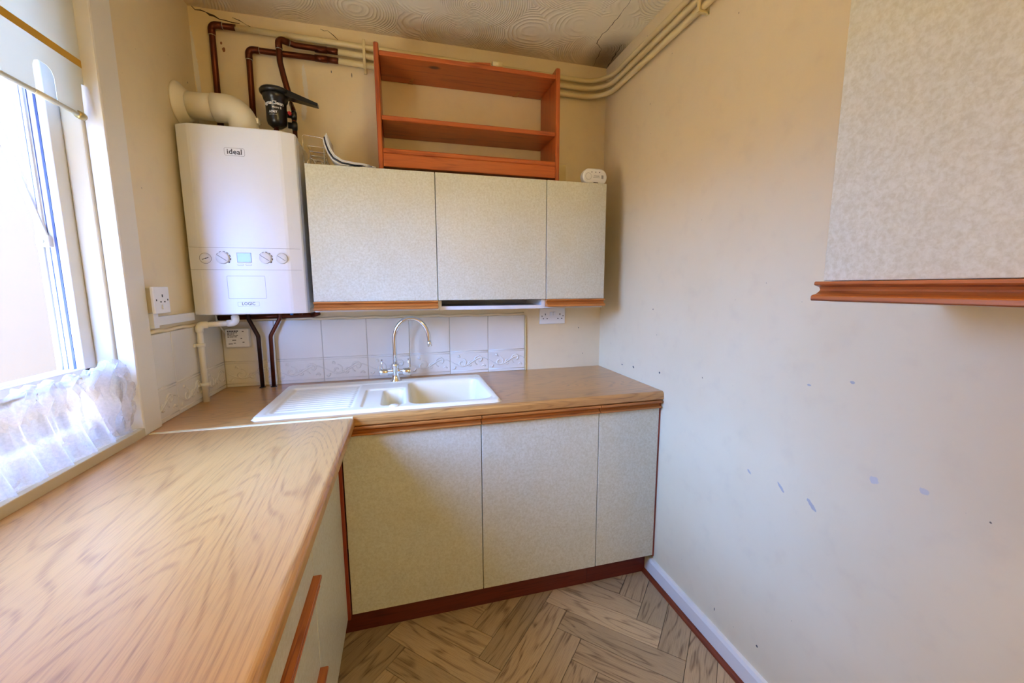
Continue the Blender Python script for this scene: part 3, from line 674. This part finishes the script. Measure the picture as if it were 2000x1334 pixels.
def dial(u, v, r, name, marks=True, knob=True):
    x, z = fpt(u, v)
    b = MB().lathe((x, by+.001, z), (0, -1, 0), [(r, 0), (r, .010), (r*.93, .013), (.001, .0135)] if knob else [(r, 0), (r, .004), (r*.9, .004), (r*.9, .002), (.001, .002)], 32).build(name, 'dial', bo)
    if knob:
        q = .62
        vs = [(x+math.cos(-q)*r*.85*s+math.sin(q)*w, by-.0136, z+math.sin(-q)*r*.85*s+math.cos(q)*w) for s, w in ((-1, -.0012), (1, -.0012), (1, .0012), (-1, .0012))]
        MB().add(vs, [(0, 1, 2, 3)]).build('pointer_line', 'line', b)
    if marks:
        mm = MB()
        for k in range(7):
            a0 = math.radians(150-k*30); a1 = a0-math.radians(18); w0 = .0006+.0002*k
            vs = [(x+(r+d)*math.cos(a), FY, z+(r+d)*math.sin(a)) for a in (a0, (a0+a1)/2, a1) for d in (.0035-w0, .0035+w0)]
            mm.add(vs, [(0, 1, 3, 2), (2, 3, 5, 4)])
        mm.build('dial_scale', 'print', b)
    return b
gd = dial(402, 504.5, .0195, 'pressure_gauge', False, False); gx, gz = fpt(402, 504.5)
MB().add([(gx-.013, by-.0018, gz-.0035), (gx-.012, by-.0018, gz-.0055), (gx+.010, by-.0018, gz+.002), (gx+.009, by-.0018, gz+.0045)], [(0, 1, 2, 3)]).lathe((gx, by-.001, gz), (0, -1, 0), [(.0022, 0), (.0022, .0012)], 10).build('needle', 'print', gd)
outline([(gx+.0195*math.cos(k/32*2*math.pi), gz+.0195*math.sin(k/32*2*math.pi)) for k in range(32)], .0016, 'line', 'bezel', gd, by-.0033)
dial(436, 504, .0215, 'hot_water_dial'); dial(519, 504.5, .0205, 'heating_dial'); dial(551.5, 505, .0200, 'mode_dial', False)
dx0, dz1 = fpt(463, 494.5); dx1, dz0 = fpt(491, 512)
MB().box(dx0-.002, dx1+.002, by-.0012, by+.001, dz0-.002, dz1+.002, .0008).build('display_bezel', 'line', bo)
MB().box(dx0, dx1, by-.0016, by+.001, dz0, dz1).build('display', 'lcd', bo)
for u in (470, 486):
    x, z = fpt(u, 517); outline([(x+a, z+b) for a, b in rrect(.019, .0065, .001, 2)], .0008, 'line', 'button', bo)
x0_, z1_ = fpt(443, 539); x1_, z0_ = fpt(521, 583)
outline([(a+(x0_+x1_)/2, b+(z0_+z1_)/2) for a, b in rrect(x1_-x0_, z1_-z0_, .004)], .0011, 'line', 'flap', bo)
tx, tz = fpt(486, 594)
lb_ = outline([(tx+a, tz+b) for a, b in rrect(.074, .016, .001, 2)], .0008, 'line', 'name_plate', bo)
text_mb('LOGIC', .0155, lambda x, y: (tx+x, FY-.0002, tz+.001+y), bold=.0001).build('lettering', 'print', lb_)
for (x, mt, r) in ((-1.520, 'blue', .007), (-1.485, 'copper', .009)):
    MB().lathe((x, -.20, bz0+.012), (0, 0, -1), [(r, 0), (r, .016), (r*.7, .022)], 12).build('valve_cap', mt, bo)
# flue
fz, fy = 2.022, -.150; FR = .047
fu = thing('flue_pipe', 'ivory plastic boiler flue with an elbow and wall collar', 'flue', (-1.66, fy, bz1))
MB().lathe((XL, fy, fz), (1, 0, 0), [(.078, 0), (.078, .006), (.060, .020), (.052, .034)], 36).build('wall_collar', 'flue', fu)
MB().lathe((XL+.02, fy, fz), (1, 0, 0), [(FR, 0), (FR, .105)], 32).build('pipe', 'flue', fu)
el = [Vector((XL+.115, fy, fz))]
R0 = .058; cx0 = -1.708
for i in range(13):
    a = math.pi/2*i/12; el.append(Vector((cx0+R0*math.sin(a), fy, fz-R0+R0*math.cos(a))))
el.append(Vector((cx0+R0, fy, bz1)))
MB().tube(el, FR+.004, 32).build('elbow', 'flue', fu)
MB().lathe((cx0+R0, fy, bz1-.001), (0, 0, 1), [(.060, 0), (.060, .012), (.056, .016)], 32).build('turret', 'flue', fu)
for z in (1.948, 1.985): MB().box(cx0+R0+FR-.006, cx0+R0+FR+.008, fy-.012, fy+.012, z-.011, z+.011, .003).build('clip', 'flue', fu)
# ------------------------------------------------------------------ pipes
def elbow_fit(pts, i, r, mat, parent, R=.022):     # thicker fitting around a corner of a pipe
    a, b, c = [Vector(p) for p in pts[i-1:i+2]]; d0 = (a-b).normalized(); d1 = (c-b).normalized()
    q = fillet([b+d0*.040, b, b+d1*.040], R); e = MB().tube(q, r*1.16, 14)
    o = e.build('elbow', mat, parent)
    for p, d in ((b+d0*.041, d0), (b+d1*.041, d1)): MB().lathe(p-d*.001, d, [(r*1.14, 0), (r*1.10, .0022)], 14).build('solder_ring', 'solder', o)
    return o
pr = .0115; XR = -.022
def cream_run(z_l, z_r, x_start, off):            # along the back wall, round the corner, along the right wall
    return [(x_start, -.024, z_l), (-1.16, -.024, z_l+(z_r-z_l)*.25), (XR-.0, -.024, z_r), (XR, YN+.02, z_r)]
for (nm, zl, zr, xs, lb) in (('top', 2.384, 2.366, -1.69, 'topmost'), ('mid', 2.346, 2.329, -1.31, 'middle'), ('low', 2.309, 2.291, -1.31, 'lowest')):
    q = fillet(cream_run(zl, zr, xs, 0), .13, 10)
    if nm == 'top':
        t = thing('heating_pipe', 'topmost cream pipe with a dark copper drop behind the flue', 'pipe', (-1.775, -.024, bz1))
        pts = [(-1.775, -.024, bz1), (-1.775, -.024, zl), (-1.685, -.024, zl)]
    elif nm == 'mid':
        t = thing('heating_pipe', 'middle cream pipe whose copper end drops to the black filter', 'pipe', (-1.523, -.06, 2.1))
        pts = [(-1.490, -.086, 2.104), (-1.512, -.075, 2.20), (-1.525, -.060, 2.26), (-1.525, -.060, zl+.002), (-1.470, -.030, zl), (-1.31, -.024, zl)]
    else:
        t = thing('heating_pipe', 'lowest cream pipe whose copper end drops between flue and filter', 'pipe', (-1.65, -.024, bz1))
        pts = [(-1.652, -.024, bz1), (-1.648, -.024, zl), (-1.31, -.024, zl)]
    MB().tube(q, pr, 14).build('painted_length', 'pipe', t)
    MB().tube(fillet(pts, .02, 5), pr, 14).build('copper_length', 'copper', t)
    elbow_fit(pts, 1 if nm != 'mid' else 3, pr, 'copper', t)
    if nm != 'top':
        MB().tube([(-1.395, -.024, zl), (-1.345, -.024, zl)], pr*1.18, 14).tube([(-1.345, -.024, zl), (-1.312, -.024, zl), (-1.300, -.024, zl)], [pr*1.12, pr*1.10, pr*1.0], 14).build('coupling', 'copper', t)
t = thing('pipe_clip', 'cream painted clip strip holding three pipes beside the pine shelf', 'clip', (-1.19, -.02, 2.35))
MB().box(-1.199, -1.187, -.008, 0, 2.278, 2.408, .001).build('back_strip', 'pipe', t)
MB().box(-1.199, -1.187, -.040, -.035, 2.285, 2.405, .002).box(-1.197, -1.189, -.036, -.006, 2.322, 2.330).box(-1.197, -1.189, -.036, -.006, 2.362, 2.368).build('saddle', 'pipe', t)
t = thing('pipe_clip', 'cream painted clip holding three pipes high on the bare wall', 'clip', (-.02, -.745, 2.33))
MB().box(-.040, 0, -.751, -.739, 2.270, 2.278, .001).box(-.044, -.036, -.751, -.739, 2.272, 2.384, .002).box(-.008, 0, -.751, -.739, 2.268, 2.384, .001).build('saddle', 'pipe', t)
# pipes below the boiler
for pts, mt, lb in (([(-1.732, -.045, bz0+.03), (-1.732, -.045, 1.195), (-1.699, -.045, 1.115), (-1.699, -.045, H-.02)], 'copper_d', 'blackened copper pipe bending below the boiler, on the junction box side'),
                    ([(-1.606, -.045, bz0+.03), (-1.606, -.045, 1.195), (-1.650, -.045, 1.115), (-1.654, -.045, H-.02)], 'copper', 'brown copper pipe bending below the boiler, on the tap side')):
    t = thing('water_pipe', lb, 'pipe', pts[-1])
    MB().tube(fillet(pts, .04), .0085, 14).build('pipe_length', mt, t)
    MB().lathe((pts[-1][0], -.045, H), (0, 0, 1), [(.014, 0), (.013, .002), (.009, .003)], 16).build('hole_ring', 'hole', t)
t = thing('gas_pipe', 'horizontal brown copper pipe along the wall under the boiler', 'pipe', (-1.65, -.02, 1.2))
MB().tube([(-1.855, -.020, 1.199), (-1.475, -.020, 1.203)], .011, 14).build('pipe_length', 'copper', t)
MB().tube([(-1.478, -.020, 1.203), (-1.445, -.028, 1.212)], [.013, .009], 10).build('end_fitting', 'copper', t)
cpipe = thing('condensate_pipe', 'white plastic condensate pipe from the boiler down to the worktop', 'pipe', (-1.838, -.245, H))
cpts = [(-1.722, -.215, bz0+.001), (-1.722, -.215, 1.190), (-1.838, -.240, 1.186), (-1.838, -.245, H)]
MB().tube(fillet(cpts, .016), .0108, 16).build('pipe_length', 'pvc', cpipe)
for i in (1, 2):
    a, b, c = [Vector(p) for p in cpts[i-1:i+2]]; q = fillet([b+(a-b).normalized()*.028, b, b+(c-b).normalized()*.028], .015)
    MB().tube(q, .0138, 16).build('elbow', 'pvc', cpipe)
for z in (1.108, .952):
    k = MB().lathe((-1.838, -.243, z-.006), (0, 0, 1), [(.0125, 0), (.0150, 0), (.0150, .012), (.0125, .012)], 18).box(-1.861, -1.850, -.262, -.224, z-.006, z+.006, .001)
    k.build('pipe_bracket', 'pvc', cpipe)
# ------------------------------------------------------------------ magnetic filter on the boiler
mx, my = -1.530, -.152
mg = thing('magnetic_filter', 'black cylindrical heating filter with a long black spanner cap above the boiler', 'filter', (mx, my, bz1))
bd = MB().lathe((mx, my, 1.968), (0, 0, 1), [(.020, 0), (.033, .010), (.0365, .022), (.0375, .095), (.042, .098), (.046, .112), (.046, .122)], 32).build('canister', 'black', mg)
cap = MB().lathe((mx, my, 2.088), (0, 0, 1), [(.046, 0), (.054, .004), (.056, .012), (.050, .020), (.030, .024), (.001, .025)], 32).build('cap', 'black', mg)
hd_ = MB(); n = 12
P0 = Vector((mx+.035, my, 2.098)); P1 = Vector((-1.371, my-.02, 2.058))
for i in range(n):
    a, b = P0.lerp(P1, i/n), P0.lerp(P1, (i+1)/n); wa, wb_ = .024-.012*i/n, .024-.012*(i+1)/n; ha, hb = .013-.007*i/n, .013-.007*(i+1)/n
    vs = [p+Vector((0, sy*wv, sz*hv)) for p, wv, hv in ((a, wa, ha), (b, wb_, hb)) for sy in (-1, 1) for sz in (-1, 1)]
    hd_.add(vs, [(0, 1, 5, 4), (1, 3, 7, 5), (3, 2, 6, 7), (2, 0, 4, 6)])
    if i == 0: hd_.add(vs[:4], [(0, 2, 3, 1)])
    if i == n-1: hd_.add(vs[4:], [(0, 1, 3, 2)])
hd_.build('spanner_handle', 'black', cap)
def cyl(r, ang0, zc): return lambda x, y: (mx+(r+.0006)*math.sin(ang0+x/r), my-(r+.0006)*math.cos(ang0+x/r), zc+y)
text_mb('MagnaClean', .0185, cyl(.0375, -.22, 2.048), bold=.0006).build('lettering', 'ink', bd)
text_mb('Micro 2', .0105, cyl(.0373, .28, 2.032), bold=.0003).build('lettering', 'ink', bd)
text_mb('ADEY', .012, cyl(.0372, -.10, 2.015), bold=.0004).build('lettering', 'ink', bd)
vs = [cyl(.0372, -.10, 2.005)(a, b) for a in (-.014, -.005, .005, .014) for b in (-.0005, .0005)]
MB().add(vs, [(2*i, 2*i+1, 2*i+3, 2*i+2) for i in range(3)]).build('print_line', 'ink', bd)
for z, mt in ((2.025, 'black'), (1.985, 'black')):
    v = MB().lathe((mx+.036, my+.01, z), (1, .3, 0), [(.012, 0), (.012, .014), (.019, .016), (.020, .030), (.015, .034)], 14).build('valve', mt, mg)
MB().lathe((mx+.052, my-.012, 2.020), (0, -1, 0), [(.007, 0), (.007, .012)], 10).build('valve_cap', 'red', mg)
MB().tube(fillet([(mx+.042, my+.062, 2.088), (mx+.058, my+.02, 2.05), (mx+.058, my+.02, bz1)], .02), .009, 10).build('copper_tail', 'copper', mg)
MB().tube([(mx-.005, my, 1.972), (mx-.005, my, bz1-.003)], .010, 12).build('stub', 'copper', mg)
# ------------------------------------------------------------------ pine shelf unit
PX0, PX1, PY, PZ0 = -1.146, -.342, -.222, WT+.001
ps = thing('pine_shelf', 'orange pine shelf unit standing on the wall cabinets', 'shelf', ((PX0+PX1)/2, -.11, PZ0))
def side(x0, x1):
    P = [(-.002, PZ0), (-.002, 2.262), (-.040, 2.272), (-.040, 2.300)]+[(PY+.014-.014*math.sin(a), 2.300-.0+.012*math.cos(a)-.012+.010) for a in [math.pi/2*i/5 for i in range(6)]]+[(PY, PZ0)]
    return MB().prism(P, lambda p, q, a: (a, p, q), x0, x1).build('side_panel', 'pine_z', ps)
for x0, x1 in ((PX0, PX0+.020), (PX1-.020, PX1)):
    o = side(x0, x1); md = o.modifiers.new('bev', 'BEVEL'); md.width = .006; md.segments = 3; md.limit_method = 'ANGLE'; md.angle_limit = math.radians(60)
def shelf(z1, y0=PY+.004, th=.019):
    return MB().box(PX0+.020, PX1-.020, y0, -.003, z1-th, z1, .004, 2).build('shelf', 'pine_x', ps)
s1 = shelf(2.279); shelf(2.034); shelf(1.862, PY+.02)
MB().box(PX0+.020, PX1-.020, PY+.001, PY+.020, 1.830, 1.884, .003).build('front_rail', 'pine_x', ps)
MB().box(PX0+.020, PX1-.020, PY-.004, PY+.018, 1.882, 1.903, .006, 3).build('top_moulding', 'pine_x', ps)
for x in (-1.0, -.50):
    MB().prism([(-.010, -.004), (.012, -.004), (.006, -.058), (-.003, -.058)], lambda p, q, a: (x+p+.008*(q/-.05), q, a), 2.2592, 2.2615).build('wood_plug', 'rail_x', s1)
# oddments on top of the shelf and cabinets
oc = thing('loose_pipe_clip', 'small cream clip lying on top of the pine shelf', 'clip', (-.72, -.15, 2.279))
q = on(965, 118, 'y', -.19)
MB().lathe((q.x-.012, -.205, 2.2905), (1, 0, 0), [(.0115, 0), (.0115, .045), (.008, .045), (.008, 0)], 14).build('barrel', 'pipe', oc)
MB().lathe((q.x+.018, -.200, 2.307), (0, 1, 0), [(.005, 0), (.008, 0), (.008, .005), (.005, .005)], 12).build('loop', 'pipe', oc)
sv_ = MB().prism([(-.115, 0), (-.02, 0), (-.022, .010), (-.06, .007)], lambda p, q_, a: (q.x+p, a, 2.2791+q_), -.216, -.204)
tag(sv_.build('wood_sliver', 'pine_x'), 'pale sliver of wood lying beside the cream clip', 'offcut')
MB_ = MB().box(-.300, -.230, -.030, 0, 1.86, 1.952, .003)
tag(MB_.build('surface_box', 'pipe'), 'cream painted surface box on the wall half hidden by the pine shelf', 'box')
# wire rack
wr_ = thing('wire_rack', 'chromed wire rack lying on the wall cabinet beside the boiler', 'rack', (-1.39, -.14, WT))
def loop(pts, r=.0016, closed=True):
    P = fillet(pts+[pts[0]] if closed else pts, .008, 4); return MB().tube(P, r, 6)
rb = WT
loop([(-1.440, -.16, rb+.004), (-1.440, -.16, 1.948), (-1.362, -.16, 1.940), (-1.362, -.16, rb+.004)], .0017).build('frame_wire', 'wire', wr_)
loop([(-1.428, -.09, rb+.004), (-1.428, -.09, 1.930), (-1.362, -.09, 1.924), (-1.362, -.09, rb+.004)], .0017).build('frame_wire', 'wire', wr_)
for k, z in enumerate((1.905, 1.885, 1.868, 1.852)):
    loop([(-1.425+.010*k*.5, -.085, z), (-1.364, -.085, z-.004), (-1.362, -.165, z-.004), (-1.425+.005*k, -.165, z)], .0014).build('tier_wire', 'wire', wr_)
for k in range(3):
    x = -1.432+.026*k
    MB().tube([Vector((x-.018*math.cos(a)+.02, -.165+.012*k, rb+.003+.045*math.sin(a))) for a in [math.pi*i/12 for i in range(13)]], .0018, 6).build('hoop_wire', 'wire', wr_)
# magazine
mz = thing('magazine', 'curled open magazine lying on the wall cabinet against the rack', 'magazine', (-1.25, -.15, WT))
def curl(off, x_end):
    P = [(-1.349, .112+off), (-1.345, .088+off), (-1.335, .060+off), (-1.318, .034+off*.9), (-1.288, .018+off*.8), (-1.24, .012+off*.7), (-1.20, .011+off*.6), (x_end, .006+off*.4)]
    return P
for k, (off, mt, xe) in enumerate(((-.008, 'paper', -1.152), (-.001, 'cover', -1.26), (.006, 'paper', -1.156), (.012, 'paper', -1.170))):
    Q = curl(off, xe)
    def f(u, v, Q=Q, k=k):
        t = u*(len(Q)-1); i = min(int(t), len(Q)-2); a, b = Q[i], Q[i+1]; s = t-i
        return (a[0]+(b[0]-a[0])*s+.004*k*(1-u), -.245+.15*v, WT+max(.0015, a[1]+(b[1]-a[1])*s))
    MB().grid(f, 28, 2).build('page', mt, mz, thick=.004 if mt == 'paper' else .006)
# alarm
al = thing('carbon_monoxide_alarm', 'small white oval alarm standing on the narrow wall cabinet', 'alarm', (-.165, -.225, WT))
AX, AZ_ = -.168, WT+.0375
MB().prism(rrect(.126, .075, .0372, 10), lambda p, q, a: (AX+p, a, AZ_+q), -.238, -.205).build('body', 'white', al)
al_b = al.children[0]; md = al_b.modifiers.new('bev', 'BEVEL'); md.width = .006; md.segments = 3; md.limit_method = 'ANGLE'; md.angle_limit = math.radians(60)
outline([(AX-.034+.015*math.cos(k/24*2*math.pi), AZ_+.000+.015*math.sin(k/24*2*math.pi)) for k in range(24)], .0014, 'line', 'test_button', al, -.2386)
for k in range(3): MB().lathe((AX-.017+.020*k, -.238, AZ_+.020), (0, -1, 0), [(.0026, 0), (.0026, .0008)], 8).build('indicator', 'print', al)
MB().box(AX-.006, AX+.022, -.2386, -.238, AZ_+.001, AZ_+.005).box(AX-.010, AX+.026, -.2386, -.238, AZ_-.005, AZ_-.003).build('print_line', 'line', al)
MB().box(AX+.033, AX+.043, -.2386, -.238, AZ_-.008, AZ_+.008).build('label', 'line', al)
MB().box(AX-.008, AX+.016, -.2386, -.238, AZ_-.0285, AZ_-.026).build('print_line', 'print', al)
# ------------------------------------------------------------------ sockets, trunking, junction box
so = thing('double_socket', 'white double power socket on the wall below the narrow wall cabinet', 'socket', (-.289, -.005, 1.172))
MB().box(-.362, -.216, -.011, 0, 1.129, 1.214, .003, 2).build('plate', 'white', so)
for s_ in (-1, 1):
    xc = -.289+s_*.042
    hh = MB().box(xc-.002, xc+.002, -.0116, -.0105, 1.176, 1.186)
    for q_ in (-1, 1): hh.box(xc+q_*.011-.0032, xc+q_*.011+.0032, -.0116, -.0105, 1.156, 1.1605)
    hh.build('pin_holes', 'hole', so)
    MB().box(-.289+s_*.009-.006, -.289+s_*.009+.006, -.0150, -.010, 1.174, 1.194, .0015).build('switch', 'dial', so)
    MB().lathe((-.289+s_*.0605, -.0105, 1.172), (0, -1, 0), [(.0028, 0), (.0028, .001)], 8).build('screw', 'hole', so)
s2 = thing('single_socket', 'white single socket on a surface box beside the boiler', 'socket', (-1.845, -.49, 1.29))
MB().box(XL, -1.836, -.531, -.452, 1.252, 1.330, .002).build('back_box', 'bead', s2)
MB().box(-1.836, -1.826, -.537, -.449, 1.248, 1.334, .0025).build('plate', 'white', s2)
h2 = MB().box(-1.8264, -1.8254, -.493, -.488, 1.300, 1.309)
for q_ in (-1, 1): h2.box(-1.8264, -1.8254, -.4905+q_*.011-.003, -.4905+q_*.011+.003, 1.283, 1.2875)
for q_ in (-1, 1): h2.box(-1.8264, -1.8254, -.493+q_*.032-.002, -.493+q_*.032+.002, 1.288, 1.294)
h2.build('pin_holes', 'hole', s2)
MB().box(-1.8264, -1.822, -.499, -.486, 1.262, 1.276, .001).build('switch', 'dial', s2)
tk = thing('cable_trunking', 'white plastic cable trunking from the single socket to the boiler', 'trunking', (-1.85, -.35, 1.22))
MB().box(XL, XL+.016, -.512, -.25, 1.207, 1.236, .001).build('cover', 'white', tk)
MB().box(XL, XL+.020, -.522, -.494, 1.200, 1.250, .001).build('end_piece', 'white', tk)
jb = thing('junction_box', 'small white wiring box with printed label on the tiles', 'box', (-1.785, -.02, 1.107))
MB().box(-1.832, -1.740, -.036, -.006, 1.066, 1.150, .006, 3).build('body', 'white', jb)
tm = MB()
random.seed(5)
for r in range(5):
    x = -1.822
    while x < -1.786-.004*r % .01: 
        wd = random.uniform(.003, .008); tm.box(x, x+wd, -.0366, -.036, 1.137-r*.006, 1.140-r*.006 if r else 1.142); x += wd+.002
for cx_, cz_ in ((-1.765, 1.136), (-1.772, 1.105), (-1.805, 1.098), (-1.766, 1.088), (-1.800, 1.085), (-1.82, 1.082)):
    tm.box(cx_, cx_+random.uniform(.006, .016), -.0366, -.036, cz_, cz_+.003)
tm.build('printed_label', 'print', jb)
MB().tube(fillet([(-1.825, -.022, 1.118), (-1.843, -.030, 1.150), (-1.848, -.060, 1.190), (-1.830, -.11, bz0-.001)], .03), .0034, 8).build('cable', 'pvc', jb)
# ------------------------------------------------------------------ fill lamp added behind the camera, out of view, to warm the room
LX, LY, LZ = -.45, -2.65, 1.92
lp = thing('fill_lamp', 'unseen glowing globe lamp added behind the camera as warm fill light', 'lamp', (LX, LY, C))
MB().lathe((LX, LY, C), (0, 0, -1), [(.05, 0), (.05, .02), (.02, .04)], 24).build('ceiling_rose', 'white', lp)
MB().tube([(LX, LY, C-.03), (LX, LY, LZ+.13)], .004, 8).build('flex', 'white', lp)
MB().lathe((LX, LY, LZ+.14), (0, 0, -1), [(.018, 0), (.025, .05)], 16).build('lamp_holder', 'white', lp)
MB().lathe((LX, LY, LZ+.095), (0, 0, -1), [(.03, 0)]+[(.10*math.sin(a), .095-.10*math.cos(a)) for a in [math.pi*(.12+.88*i/14) for i in range(15)]], 32).build('globe', 'fill_lamp_glass', lp)
